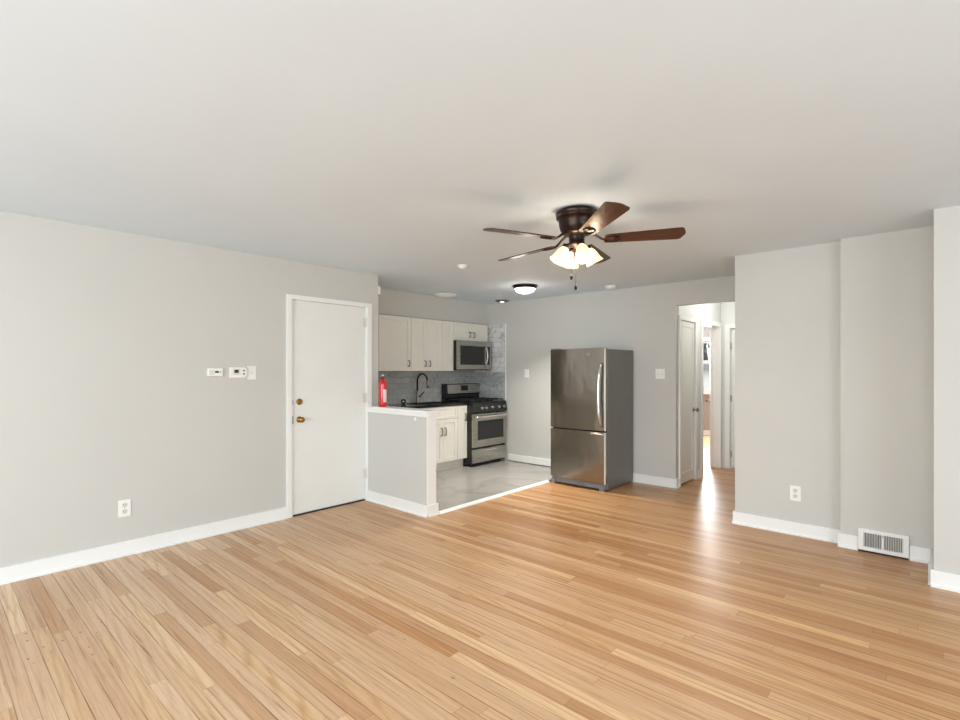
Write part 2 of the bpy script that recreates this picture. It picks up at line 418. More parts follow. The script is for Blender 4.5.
# baseboards
def bb(name, segs):
    mb = MB()
    for (x0, x1, y0, y1, dx, dy, z0) in segs:
        mb.box(x0, x1, y0, y1, z0, z0 + 0.108)
        # shoe moulding, towards the room (dx,dy = sign of the room side)
        s = 0.012
        mb.box(x0 - (s if dx < 0 else 0), x1 + (s if dx > 0 else 0), y0 - (s if dy < 0 else 0), y1 + (s if dy > 0 else 0), z0, z0 + 0.016)
    return struct(mb.build(name, 'trim', None, 0.002))
bb('baseboard_left', [(XL, XL + 0.016, -3.2, 2.318, 1, 0, 0)])
bb('baseboard_half', [(XL + 0.0, -3.550, 3.219, 3.235, 0, -1, 0), (-3.566, -3.550, 3.235, 3.368, 1, 0, 0)])
bb('baseboard_back', [(-3.60, XO, YB - 0.016, YB, 0, -1, 0), (XO, XO + 0.016, YB - 0.016, YB + 0.062, 1, 0, 0), (-4.78, -3.60, YB - 0.012, YB, 0, 0, ZT - 0.004)])
bb('baseboard_right', [(-1.343, -0.53, 4.959, 4.975, 0, -1, 0), (-1.343, -1.327, 4.975, 7.6, -1, 0, 0)])
bb('baseboard_right', [(-0.546, -0.418, 4.869, 4.885, 0, -1, 0), (-0.112, 0.002, 4.869, 4.885, 0, -1, 0)])
bb('baseboard_right', [(0.002, 0.018, 4.385, 4.869, -1, 0, 0), (0.002, 3.0, 4.369, 4.385, 0, -1, 0)])

# backsplash tiles on two walls
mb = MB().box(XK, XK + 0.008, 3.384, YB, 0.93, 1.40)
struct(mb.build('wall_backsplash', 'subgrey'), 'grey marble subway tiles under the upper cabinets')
bs = struct(MB().box(XK + 0.008, -4.84, YB - 0.008, YB, 1.372, 2.108).build('wall_backsplash', 'subway'), 'veined white marble subway tile panel beside the microwave')
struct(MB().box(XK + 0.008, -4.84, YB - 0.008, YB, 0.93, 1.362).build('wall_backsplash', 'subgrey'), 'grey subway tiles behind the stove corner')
MB().box(XK + 0.008, -4.84, YB - 0.010, YB, 1.362, 1.372).build('edge_strip', 'subway', bs)
MB().box(-4.84, -4.829, YB - 0.010, YB, 0.93, 2.108).build('edge_strip', 'trim', bs)

# ------------------------------------------------------------------ entrance door
d1 = struct(MB().box(XL - 0.055, XL - 0.012, DY0, DY1, 0.012, DZ).build('door_1', 'door', None, 0.002), 'flat white entrance door')
mb = MB()
cx0, cx1 = XL, XL + 0.017
mb.box(cx0, cx1, 2.318, 2.366, 0, 2.118).box(cx0, cx1, 3.226, 3.286, 0, 2.118).box(cx0, cx1, 2.366, 3.226, 2.066 + 0.008, 2.118)
mb.box(XL - 0.11, XL + 0.006, 2.35, DY0 - 0.004, 0, 2.09).box(XL - 0.11, XL + 0.006, DY1 + 0.003, 3.23, 0, 2.09).box(XL - 0.11, XL + 0.006, 2.35, 3.23, DZ + 0.004, 2.095)
MBf = mb.build('door_frame', 'trim', d1, 0.002)
MB().box(XL - 0.10, XL + 0.004, DY0, DY1, 0.0, 0.010).build('threshold', 'dark', d1)  # dark strip in place of the shade in the gap under the door
def knob(y, z, parent, x=XL - 0.012, d=(1, 0, 0), mat='brass'):
    return MB().lathe([(0.031, 0), (0.031, 0.004), (0.026, 0.008), (0.011, 0.011), (0.010, 0.032), (0.016, 0.037), (0.0265, 0.046), (0.0285, 0.055), (0.024, 0.065), (0.010, 0.070)], axis_mat((x, y, z), d), 24).build('door_knob', mat, parent)
knob(2.458, 0.922, d1)
db = MB().lathe([(0.031, 0), (0.031, 0.006), (0.026, 0.014), (0.018, 0.016), (0.013, 0.014)], axis_mat((XL - 0.012, 2.458, 1.094), (1, 0, 0)), 24).build('deadbolt', 'brass', d1)
MB().box(XL + 0.0, XL + 0.016, 2.454, 2.462, 1.080, 1.108).build('thumb_turn', 'brass', db, 0.001)
MB().box(XL - 0.02, XL + 0.007, DY0 - 0.0085, DY0 - 0.003, 0.888, 0.960).build('strike_plate', 'bronze', d1)
MB().box(XL - 0.02, XL + 0.007, DY0 - 0.0085, DY0 - 0.003, 1.070, 1.112).build('strike_plate', 'nickel', d1)
for z in (1.86, 1.05, 0.24):
    MB().lathe([(0.007, 0), (0.007, 0.10), (0.004, 0.105)], Matrix.Translation((XL + 0.004, DY1 + 0.004, z)), 10).box(XL - 0.012, XL - 0.006, DY1 - 0.03, DY1, z, z + 0.10).build('hinge', 'ivory', d1)

# ------------------------------------------------------------------ hall and bedroom
XH = -2.24
mb = MB()
mb.box(XH - 0.10, XH, YB + 0.075, 6.105, 0, CZ).box(XH - 0.10, XH, 6.105, 6.625, 2.02, CZ).box(XH - 0.10, XH, 6.625, 6.90, 0, CZ)
mb.box(XH - 0.10, XH, 6.90, 7.635, 2.02, CZ).box(XH - 0.10, XH, 7.635, 7.70, 0, CZ)
struct(mb.build('wall_hall', 'wallhall'))
mb = MB().box(XH, -2.12, 7.70, 7.80, 0, CZ).box(-2.12, -1.36, 7.70, 7.80, 2.0, CZ).box(-1.36, -1.2, 7.66, 7.80, 0, CZ)
struct(mb.build('wall_hall', 'wallhall'))
bb('baseboard_hall', [(XH, XH + 0.016, 6.675, 6.835, 1, 0, 0)])
# narrow closet door
d2 = struct(MB().box(XH - 0.045, XH - 0.015, 6.115, 6.615, 0.02, 2.0).box(XH - 0.018, XH - 0.006, 6.115, 6.175, 0.02, 2.0).box(XH - 0.018, XH - 0.006, 6.555, 6.615, 0.02, 2.0)
            .box(XH - 0.018, XH - 0.006, 6.175, 6.555, 1.93, 2.0).box(XH - 0.018, XH - 0.006, 6.175, 6.555, 0.02, 0.14).build('door_2', 'door', None, 0.002), 'narrow white closet door in the hall')
MB().box(XH - 0.1, XH + 0.016, 6.072, 6.112, 0, 2.05).box(XH - 0.1, XH + 0.016, 6.618, 6.675, 0, 2.05).box(XH - 0.1, XH + 0.016, 6.112, 6.618, 2.003, 2.05).build('door_frame', 'trim', d2, 0.002)
knob(6.585, 0.895, d2, XH - 0.006, (1, 0, 0), 'nickel')
for z in (1.78, 0.22):
    MB().box(XH - 0.006, XH + 0.004, 6.118, 6.140, z, z + 0.09).build('hinge', 'nickel', d2)
# bedroom door standing open
ux, uy = (fwd := Vector((-math.sin(HEAD), math.cos(HEAD)))) + Vector((math.cos(HEAD), math.sin(HEAD))) * (224 / 503)
dv = Vector((ux, uy, 0)).normalized(); nv = Vector((dv.y, -dv.x, 0))
hx, hy = XH - 0.085, 7.628
mt = Matrix(((dv.x, nv.x, 0, hx), (dv.y, nv.y, 0, hy), (0, 0, 1, 0), (0, 0, 0, 1)))
d3 = struct(MB().box(0.0, 0.70, -0.037, -0.002, 0.012, 1.99, mt).build('door_3', 'door', None, 0.002), 'white bedroom door standing open')
MB().lathe([(0.028, 0), (0.028, 0.005), (0.010, 0.010), (0.010, 0.035), (0.026, 0.045), (0.027, 0.056), (0.010, 0.066)], mt @ axis_mat((0.64, -0.037, 0.92), (0, -1, 0)), 20).build('door_knob', 'nickel', d3)
MB().box(XH - 0.1, XH + 0.016, 6.835, 6.902, 0, 2.075).box(XH - 0.1, XH + 0.016, 7.632, 7.695, 0, 2.075).box(XH - 0.1, XH + 0.016, 6.902, 7.632, 2.015, 2.075).build('door_frame', 'trim', d3, 0.002)
# door at the end of the hall
d4 = struct(MB().box(-2.105, -1.38, 7.735, 7.77, 0.012, 1.985).build('door_4', 'door', None, 0.002), 'white door at the end of the hall')
MB().box(-2.185, -2.122, 7.684, 7.80, 0, 2.05).box(-1.36, -1.335, 7.684, 7.80, 0, 2.05).box(-2.122, -1.36, 7.684, 7.80, 1.99, 2.05).build('door_frame', 'trim', d4, 0.002)
for z in (1.70, 0.95, 0.16):
    MB().lathe([(0.007, 0), (0.007, 0.09)], Matrix.Translation((-2.112, 7.729, z)), 10).build('hinge', 'nickel', d4)
MB().box(-1.99, -1.5, 7.729, 7.736, 0.3, 0.9).box(-1.99, -1.5, 7.729, 7.736, 1.05, 1.85).build('door_panel', 'door', d4, 0.004)
# bedroom shell
struct(MB().box(-5.6, -5.5, 6.86, 11.4, 0, CZ).box(-5.5, XH - 0.1, 6.78, 6.86, 0, CZ).box(XH - 0.1, XH, 7.80, 11.4, 0, CZ).build('wall_bedroom', 'bedwall'))
struct(MB().box(-3.05, -2.95, 6.07, 6.78, 0, CZ).build('wall_closet_light_stop', 'wall'))  # unseen wall, added to keep bedroom light from leaking under the closet door
WX0, WX1, WZ0, WZ1 = -4.25, -2.95, 0.93, 2.03
struct(MB().box(-5.5, WX0, 11.3, 11.4, 0, CZ).box(WX1, XH - 0.1, 11.3, 11.4, 0, CZ).box(WX0, WX1, 11.3, 11.4, 0, WZ0).box(WX0, WX1, 11.3, 11.4, WZ1, CZ).build('wall_bedroom', 'bedwall'))
bb('baseboard_bedroom', [(-5.5, XH - 0.1, 11.284, 11.30, 0, -1, 0)])
win = MB()
win.box(WX0 - 0.07, WX0, 11.275, 11.34, WZ0 - 0.02, WZ1 + 0.07).box(WX1, WX1 + 0.07, 11.275, 11.34, WZ0 - 0.02, WZ1 + 0.07).box(WX0, WX1, 11.275, 11.34, WZ1, WZ1 + 0.07).box(WX0 - 0.09, WX1 + 0.09, 11.22, 11.34, WZ0 - 0.05, WZ0)
win = struct(win.build('window_1', 'trim', None, 0.003), 'white sash window of the bedroom')
zm = 1.56
MB().box(WX0, WX0 + 0.05, 11.32, 11.36, zm, WZ1).box(WX1 - 0.05, WX1, 11.32, 11.36, zm, WZ1).box(WX0 + 0.05, WX1 - 0.05, 11.32, 11.36, WZ1 - 0.05, WZ1).box(WX0 + 0.05, WX1 - 0.05, 11.32, 11.36, zm, zm + 0.045).build('sash', 'trim', win)
MB().box(WX0, WX0 + 0.05, 11.345, 11.385, WZ0, zm + 0.03).box(WX1 - 0.05, WX1, 11.345, 11.385, WZ0, zm + 0.03).box(WX0 + 0.05, WX1 - 0.05, 11.345, 11.385, WZ0, WZ0 + 0.06).box(WX0 + 0.05, WX1 - 0.05, 11.345, 11.385, zm - 0.03, zm + 0.0).build('sash', 'trim', win)
MB().box(WX0 + 0.05, WX1 - 0.05, 11.338, 11.342, zm + 0.045, WZ1 - 0.05).box(WX0 + 0.05, WX1 - 0.05, 11.363, 11.367, WZ0 + 0.06, zm - 0.03).build('window_pane', 'glass', win)
# outside that window
struct(MB().box(-22, 8, 11.6, 40, -1.1, -0.9).build('ground', 'ground'))
g = thing('garage', 'pale rendered garage seen through the bedroom window', 'building', (-6.2, 20, -0.9))
MB().box(-9.5, -2.9, 19.0, 23.0, -0.9, 1.42).build('wall', 'render', g)
MB().prism([(18.7, 1.42), (23.3, 1.42), (21.0, 1.78)], -9.8, -2.6, Matrix(((0, 0, 1, 0), (1, 0, 0, 0), (0, 1, 0, 0), (0, 0, 0, 1)))).build('roof', 'roof', g)
t = thing('tree', 'dark leafy tree beyond the garage, seen through the bedroom window', 'tree', (-8.6, 27, -0.9))
MB().tube([(-8.6, 27, -0.9), (-8.55, 27, 1.2), (-8.7, 27, 3.0)], [0.22, 0.17, 0.1]).tube([(-8.55, 27, 1.0), (-7.9, 26.9, 2.6)], [0.1, 0.05]).tube([(-8.55, 27, 1.3), (-9.4, 27.1, 2.8)], [0.1, 0.05]).build('trunk', 'bark', t)
mb = MB()
for i in range(420):
    a = random.uniform(0, 6.283); rr = random.uniform(0.2, 1) ** 0.5 * 2.1; zz = random.uniform(-1.2, 1.6)
    rr *= math.sqrt(max(0.05, 1 - (zz / 1.8) ** 2))
    c = Vector((-8.6 + rr * math.cos(a), 27 + rr * math.sin(a), 2.9 + zz)); s = random.uniform(0.10, 0.24)
    q = Matrix.Translation(c) @ Matrix.Rotation(random.uniform(0, 6), 4, Vector((random.random(), random.random(), random.random() + 0.1)).normalized())
    mb.prism([(s, 0), (0.3 * s, 0.5 * s), (-s, 0), (0.3 * s, -0.5 * s)], -0.01, 0.01, q)
mb.build('foliage', 'green', t)

# ================================================================== KITCHEN
def shaker(name, y0, y1, z0, z1, xf, parent, rail=0.055):
    """door / drawer front facing +X, front at xf"""
    g = 0.0015; y0 += g; y1 -= g; z0 += g; z1 -= g
    mb = MB().box(xf - 0.019, xf - 0.008, y0 + rail * 0.8, y1 - rail * 0.8, z0 + rail * 0.8, z1 - rail * 0.8)
    mb.box(xf - 0.019, xf, y0, y0 + rail, z0, z1).box(xf - 0.019, xf, y1 - rail, y1, z0, z1).box(xf - 0.019, xf, y0 + rail, y1 - rail, z0, z0 + rail).box(xf - 0.019, xf, y0 + rail, y1 - rail, z1 - rail, z1)
    return mb.build(name, 'cab', parent, 0.0015, seg=1)
def pull(y, z, parent, xf, L=0.10, vertical=True):
    mb = MB()
    if vertical:
        mb.tube([(xf, y, z - L / 2 + 0.01), (xf + 0.024, y, z - L / 2 + 0.012), (xf + 0.030, y, z - L / 2 + 0.03), (xf + 0.030, y, z + L / 2 - 0.03), (xf + 0.024, y, z + L / 2 - 0.012), (xf, y, z + L / 2 - 0.01)], 0.008, 8)
    else:
        mb.tube([(xf, y - L / 2, z), (xf + 0.024, y - L / 2, z), (xf + 0.03, y - L / 2 + 0.02, z), (xf + 0.03, y + L / 2 - 0.02, z), (xf + 0.024, y + L / 2, z), (xf, y + L / 2, z)], 0.0055, 8)
    mb.build('cabinet_handle', 'nickel', parent)
GU = 'upper kitchen cabinets in a row on the kitchen wall'
XU = -5.14; ZU0, ZU1 = 1.387, 2.10
def upper(y0, y1, z0, label, doors, hz):
    c = thing('upper_cabinet', label, 'cabinet', (-5.3, (y0 + y1) / 2, z0), GU)
    MB().box(XK + 0.001, XU - 0.019, y0 + 0.001, y1 - 0.001, z0, ZU1).build('cabinet_body', 'cab', c)
    for a, b, hy_ in doors:
        d = shaker('cabinet_door', a, b, z0, ZU1, XU, c)
        if hy_: pull(hy_, hz, d, XU, 0.095)
    return c
upper(3.84, 4.372, ZU0, 'single door upper cabinet above the fire extinguisher', [(3.84, 4.372, 4.325)], 1.487)
upper(4.375, 4.937, ZU0, 'two door upper cabinet above the black faucet', [(4.375, 4.656, 4.615), (4.656, 4.937, 4.698)], 1.487)
upper(4.94, 5.172, ZU0, 'narrow upper cabinet just before the microwave', [(4.94, 5.172, None)], 1.487)
upper(5.175, 5.925, 1.835, 'short two door cabinet directly above the microwave', [(5.175, 5.55, 5.505), (5.55, 5.925, 5.595)], 1.925)

# microwave
mx = thing('microwave', 'stainless over-range microwave with dark glass door, mounted under the short cabinet', 'microwave', (-5.25, 5.55, 1.402))
my0, my1, mz0, mz1, mxf = 5.18, 5.925, 1.402, 1.832, -5.07
MB().box(XK + 0.01, mxf - 0.03, my0, my1, mz0, mz1).build('microwave_body', 'blackgl', mx, 0.004)
MB().box(mxf - 0.028, mxf, my0 + 0.004, my1, mz0 + 0.006, mz1).build('microwave_front', 'steel', mx, 0.006)
MB().box(mxf - 0.004, mxf + 0.003, my0 + 0.06, my1 - 0.155, mz0 + 0.075, mz1 - 0.075).build('door_glass', 'glassbk', mx, 0.002)
MB().box(mxf - 0.004, mxf + 0.003, my1 - 0.125, my1 - 0.035, mz0 + 0.075, mz1 - 0.075).build('control_panel', 'glassbk', mx, 0.002)
pts = [(mxf + 0.0 + 0.042 * math.sin(math.pi * t_ / 12) ** 0.6, my1 - 0.142 + 0.012 * math.sin(math.pi * t_ / 12), mz0 + 0.055 + 0.32 * t_ / 12) for t_ in range(13)]
MB().tube(pts, 0.012, 10).build('microwave_handle', 'steel', mx)
MB().box(mxf - 0.12, mxf - 0.01, my0 + 0.02, my1 - 0.02, mz0 - 0.004, mz0 + 0.002).build('vent_grille', 'blackmt', mx)

# stove
SY0, SY1, SXF = 5.214, 5.966, -4.80
st = thing('gas_stove', 'stainless gas stove with black cooktop, standing in the kitchen corner', 'stove', (-5.1, 5.59, ZT))
MB().box(-5.45, SXF - 0.03, SY0, SY1, ZT + 0.03, 0.925).build('stove_body', 'blackgl', st, 0.003)
for fx_ in (-5.40, -4.90):
    for fy_ in (SY0 + 0.05, SY1 - 0.05):
        MB().lathe([(0.018, ZT), (0.018, ZT + 0.032)], Matrix.Translation((fx_, fy_, 0)), 12).build('foot', 'blackmt', st)
MB().box(-5.43, SXF - 0.005, SY0 - 0.001, SY1 + 0.001, 0.918, 0.938).build('cooktop', 'blackgl', st, 0.004)
mb = MB()   # sloped control strip
mb.prism([(SXF - 0.04, 0.785), (SXF + 0.012, 0.785), (SXF + 0.020, 0.80), (SXF - 0.002, 0.915), (SXF - 0.04, 0.918)], SY0, SY1, Matrix(((1, 0, 0, 0), (0, 0, 1, 0), (0, 1, 0, 0), (0, 0, 0, 1))))
cp = mb.build('control_panel', 'blackgl', st, 0.002)
for i, y_ in enumerate((5.39, 5.475, 5.62, 5.77, 5.885)):
    MB().lathe([(0.021, -0.012), (0.021, 0.010), (0.017, 0.026), (0.012, 0.028)], axis_mat((SXF + 0.010, y_, 0.852), (1, 0, 0.18)), 20).box(SXF + 0.034, SXF + 0.040, y_ - 0.0035, y_ + 0.0035, 0.84, 0.872).build('knob', 'steel' if i < 4 else 'nickel', st)
od = MB().box(SXF - 0.03, SXF + 0.012, SY0 + 0.006, SY1 - 0.006, 0.30, 0.772).build('oven_door', 'steel', st, 0.005)
MB().box(SXF + 0.006, SXF + 0.0155, SY0 + 0.09, SY1 - 0.09, 0.40, 0.672).build('oven_window', 'blackgl', od, 0.002)
MB().box(SXF + 0.013, SXF + 0.0165, SY0 + 0.125, SY1 - 0.125, 0.43, 0.645).build('window_pane', 'glassbk', od)
MB().tube([(SXF + 0.01, SY0 + 0.03, 0.730), (SXF + 0.05, SY0 + 0.032, 0.732), (SXF + 0.056, SY0 + 0.06, 0.732), (SXF + 0.058, 5.59, 0.732), (SXF + 0.056, SY1 - 0.06, 0.732), (SXF + 0.05, SY1 - 0.032, 0.732), (SXF + 0.01, SY1 - 0.03, 0.730)], 0.017, 12).build('oven_handle', 'handle', od)
dr = MB().box(SXF - 0.03, SXF + 0.006, SY0 + 0.006, SY1 - 0.006, 0.078, 0.272).build('storage_drawer', 'steel', st, 0.006)
MB().prism([(-0.17, 0.0), (-0.10, -0.014), (0.10, -0.014), (0.17, 0.0), (0.10, 0.006), (-0.10, 0.006)], SXF + 0.004, SXF + 0.016, Matrix(((0, 0, 1, 0), (1, 0, 0, 5.59), (0, 1, 0, 0.245), (0, 0, 0, 1)))).build('drawer_pull', 'handle', dr, 0.003)
bgd = MB().prism([(-5.45, 0.93), (-5.365, 0.93), (-5.365, 1.03), (-5.35, 1.04), (-5.365, 1.175), (-5.38, 1.19), (-5.45, 1.19)], SY0 + 0.015, SY1 + 0.012, Matrix(((1, 0, 0, 0), (0, 0, 1, 0), (0, 1, 0, 0), (0, 0, 0, 1)))).build('backguard', 'blackgl', st, 0.004)
MB().prism([(-5.364, 1.045), (-5.346, 1.045), (-5.359, 1.178), (-5.364, 1.185)], SY0 + 0.05, SY1 + 0.008, Matrix(((1, 0, 0, 0), (0, 0, 1, 0), (0, 1, 0, 0), (0, 0, 0, 1)))).build('backguard_panel', 'steel', bgd, 0.003)
MB().prism([(-5.352, 1.085), (-5.345, 1.085), (-5.353, 1.165), (-5.36, 1.165)], 5.545, 5.70, Matrix(((1, 0, 0, 0), (0, 0, 1, 0), (0, 1, 0, 0), (0, 0, 0, 1)))).build('clock_display', 'glassbk', bgd)
for j, yc in enumerate((SY0 + 0.19, SY1 - 0.19)):
    mb = MB()
    y0_, y1_ = yc - 0.165, yc + 0.165; x0_, x1_ = -5.33, -4.85; zt = 0.968
    for a in (y0_, y1_ - 0.012): mb.box(x0_, x1_, a, a + 0.012, zt - 0.012, zt)
    for a in (x0_, -5.096, x1_ - 0.012): mb.box(a, a + 0.012, y0_, y1_, zt - 0.012, zt)
    for a in (-5.21, -4.97):
        mb.box(a - 0.11, a + 0.11, yc - 0.006, yc + 0.006, zt - 0.010, zt + 0.004)
        mb.box(a - 0.006, a + 0.006, yc - 0.16, yc + 0.16, zt - 0.010, zt + 0.004)
    for a in (x0_, x1_ - 0.012):
        for b in (y0_, y1_ - 0.012): mb.box(a, a + 0.012, b, b + 0.012, 0.936, zt)
    mb.build('grate', 'blackmt', st)
    for a in (-5.21, -4.97):
        MB().lathe([(0.045, 0.936), (0.045, 0.945), (0.032, 0.948), (0.032, 0.956), (0.01, 0.958)], Matrix.Translation((a, yc, 0)), 20).build('burner', 'blackmt', st)

# base cabinets
XB = -4.905; ZB0, ZB1 = 0.15, 0.905
GB = 'base cabinets under the black counter'
def base(y0, y1, label):
    c = thing('base_cabinet', label, 'cabinet', (-5.2, (y0 + y1) / 2, ZT), GB)
    MB().box(XK + 0.001, XB - 0.019, y0 + 0.001, y1 - 0.001, ZB0, ZB1).build('cabinet_body', 'cab', c)
    MB().box(XK + 0.001, XB - 0.075, y0 + 0.001, y1 - 0.001, ZT, ZB0).build('toe_kick', 'cab', c)
    return c
c = base(5.02, 5.208, 'narrow pull-out base cabinet beside the stove')
d = shaker('cabinet_door', 5.02, 5.208, ZB0, ZB1, XB, c, 0.045); pull(5.165, 0.735, d, XB, 0.115)
c = base(4.45, 5.018, 'sink base cabinet with two doors below a false drawer front')
shaker('drawer_front', 4.45, 5.018, 0.735, ZB1, XB, c, 0.04)
d = shaker('cabinet_door', 4.45, 4.734, ZB0, 0.733, XB, c); pull(4.700, 0.565, d, XB, 0.125)
d = shaker('cabinet_door', 4.734, 5.018, ZB0, 0.733, XB, c); pull(4.768, 0.565, d, XB, 0.125)
c = base(3.40, 4.448, 'wide base cabinet behind the low half wall')
d = shaker('cabinet_door', 3.40, 3.923, ZB0, ZB1, XB, c); pull(3.88, 0.80, d, XB)
d = shaker('cabinet_door', 3.925, 4.448, ZB0, ZB1, XB, c); pull(3.965, 0.80, d, XB)

# counter with a sink cut-out
mb = MB(); zc0, zc1 = 0.905, 0.937; sx0, sx1, sy0, sy1 = -5.34, -4.98, 4.50, 4.98
mb.box(XK + 0.009, sx0, 3.385, 5.208, zc0, zc1).box(sx1, XB + 0.012, 3.385, 5.208, zc0, zc1).box(sx0, sx1, 3.385, sy0, zc0, zc1).box(sx0, sx1, sy1, 5.208, zc0, zc1)
tag(mb.build('countertop', 'counter'), 'black stone countertop running from the stove past the sink', 'countertop')
mb = MB(); q = 0.012
mb.box(sx0 - 0.02, sx0 + q, sy0 - 0.02, sy1 + 0.02, zc1, zc1 + 0.007).box(sx1 - q, sx1 + 0.02, sy0 - 0.02, sy1 + 0.02, zc1, zc1 + 0.007).box(sx0 + q, sx1 - q, sy0 - 0.02, sy0 + q, zc1, zc1 + 0.007).box(sx0 + q, sx1 - q, sy1 - q, sy1 + 0.02, zc1, zc1 + 0.007)
sk = thing('sink', 'black drop-in sink set in the counter in front of the gooseneck faucet', 'sink', ((sx0 + sx1) / 2, (sy0 + sy1) / 2, zc1))
mb.build('rim', 'blackgl', sk, 0.002)
MB().box(sx0 + 0.004, sx0 + 0.010, sy0 + 0.004, sy1 - 0.004, 0.914, zc1).box(sx1 - 0.010, sx1 - 0.004, sy0 + 0.004, sy1 - 0.004, 0.914, zc1).box(sx0 + 0.01, sx1 - 0.01, sy0 + 0.004, sy0 + 0.010, 0.914, zc1).box(sx0 + 0.01, sx1 - 0.01, sy1 - 0.010, sy1 - 0.004, 0.914, zc1).box(sx0 + 0.01, sx1 - 0.01, sy0 + 0.01, sy1 - 0.01, 0.908, 0.914).build('basin', 'blackgl', sk)
# faucet
fx, fy = -5.396, 4.705
fa = thing('faucet', 'dark gooseneck pull-down faucet with one lever at the sink', 'faucet', (fx, fy, zc1))
MB().lathe([(0.028, zc1), (0.028, zc1 + 0.010), (0.020, zc1 + 0.016), (0.018, zc1 + 0.16), (0.014, zc1 + 0.17)], Matrix.Translation((fx, fy, 0)), 20).build('faucet_body', 'nickel', fa)
pts = [(fx, fy, zc1 + 0.16), (fx, fy, zc1 + 0.30)]
for i in range(1, 13):
    a = math.pi * i / 12 * 0.93; pts.append((fx + 0.105 * (1 - math.cos(a)), fy, zc1 + 0.305 + 0.105 * math.sin(a)))
MB().tube(pts, 0.0115, 12).build('spout', 'bronze', fa)
ex_, ez_ = pts[-1][0], pts[-1][2]
MB().tube([(ex_, fy, ez_), (ex_ + 0.006, fy, ez_ - 0.05), (ex_ + 0.016, fy, ez_ - 0.115)], [0.014, 0.017, 0.021], 14).build('spray_head', 'nickel', fa)
MB().tube([(fx, fy + 0.015, zc1 + 0.085), (fx, fy + 0.055, zc1 + 0.088)], 0.011, 10).tube([(fx, fy + 0.05, zc1 + 0.088), (fx + 0.03, fy + 0.075, zc1 + 0.135), (fx + 0.05, fy + 0.09, zc1 + 0.16)], [0.010, 0.007, 0.006], 10).build('lever', 'bronze', fa)
# small round thing on the counter
dp = thing('drain_stopper', 'small round black drain stopper with a pale knob standing on the counter', 'drain stopper', (-5.33, 4.40, zc1))
mt_ = axis_mat((-5.33, 4.40, zc1 + 0.034), (0.77, -0.6, 0.12))
MB().lathe([(0.034, -0.006), (0.036, 0.0), (0.034, 0.006), (0.020, 0.009), (0.014, 0.004)], mt_, 24).build('stopper_rim', 'blackmt', dp)
MB().lathe([(0.012, 0.003), (0.012, 0.012), (0.006, 0.016)], mt_, 16).build('knob', 'handle', dp)

# fire extinguisher standing on the half wall cap
ex, ey, ez = -4.328, 3.290, 1.01
fe = thing('fire_extinguisher', 'red fire extinguisher standing on the half wall ledge', 'fire extinguisher', (ex, ey, ez))
T = Matrix.Translation((ex, ey, ez))
MB().lathe([(0.036, 0), (0.041, 0.006), (0.042, 0.03), (0.042, 0.235), (0.040, 0.255), (0.031, 0.275), (0.018, 0.288), (0.014, 0.292)], T, 28).build('cylinder', 'red', fe)
MB().lathe([(0.014, 0.290), (0.016, 0.292), (0.016, 0.315), (0.010, 0.322)], T, 16).build('valve', 'blackmt', fe)
MB().tube([(ex - 0.02, ey, ez + 0.325), (ex + 0.01, ey - 0.01, ez + 0.335), (ex + 0.055, ey - 0.03, ez + 0.333)], 0.007, 8).build('handle', 'paper', fe)
MB().tube([(ex - 0.01, ey, ez + 0.308), (ex + 0.045, ey - 0.025, ez + 0.300)], 0.006, 8).build('trigger', 'red', fe)
MB().tube([(ex - 0.01, ey, ez + 0.305), (ex - 0.035, ey + 0.012, ez + 0.295), (ex - 0.045, ey + 0.016, ez + 0.24), (ex - 0.047, ey + 0.016, ez + 0.12)], 0.007, 8).build('hose', 'blackmt', fe)
mb = MB(); seg = 8
vs = []
for i in range(seg + 1):
    a = R(-30 + 62 * i / seg)
    vs.append((0.0428 * math.cos(a), 0.0428 * math.sin(a)))
vi = [(x_ * 0.975, y_ * 0.975) for x_, y_ in vs[::-1]]
mb.prism(vs + vi, 0.05, 0.185, T)
mb.build('instruction_label', 'paper', fe)

# ------------------------------------------------------------------ refrigerator
fr = thing('refrigerator', 'stainless refrigerator with bottom freezer against the kitchen wall', 'refrigerator', (-3.14, 5.55, 0))
FX0, FX1, FY0, FY1, FZ = -3.513, -2.765, 5.225, 5.962, 1.655
MB().box(FX0 + 0.004, FX1, FY0 + 0.07, FY1, 0.014, FZ - 0.012).build('cabinet_body', 'fside', fr, 0.006)
def fdoor(z0, z1, name):
    # slightly crowned front
    pts = []
    for i in range(13):
        u = i / 12; x = FX0 + (FX1 - FX0) * u
        pts.append((x, FY0 + 0.016 * (2 * u - 1) ** 2))
    pts += [(FX1, FY0 + 0.062), (FX0, FY0 + 0.062)]
    mb = MB()
    mb.prism(pts, z0, z1)
    for f in mb.bm.faces:
        if f.normal.y < -0.5: f.smooth = True
    return mb.build(name, 'steeldk', fr, 0.004)
ud = fdoor(0.697, FZ, 'upper_door'); ld = fdoor(0.088, 0.683, 'freezer_drawer')
MB().box(FX0 + 0.01, FX1 - 0.01, FY0 + 0.058, FY0 + 0.075, 0.10, FZ - 0.02).build('door_gasket', 'dark', fr)
MB().box(FX1 - 0.012, FX1 + 0.0015, FY0 + 0.012, FY0 + 0.024, 0.700, FZ - 0.004).build('edge_trim', 'brighttrim', ud)
MB().box(FX1 - 0.014, FX1 + 0.0015, FY0 + 0.010, FY0 + 0.024, 0.09, 0.680).build('edge_trim', 'brighttrim', ld)
pts = []
for i in range(17):
    u = i / 16; b_ = math.sin(math.pi * u)
    pts.append((FX1 - 0.040 - 0.020 * b_, FY0 + 0.004 - 0.050 * min(1, b_ * 2.2), 0.745 + 0.735 * u))
MB().tube(pts, [0.011 + 0.006 * math.sin(math.pi * i / 16) for i in range(17)], 12).build('door_handle', 'handle', ud)
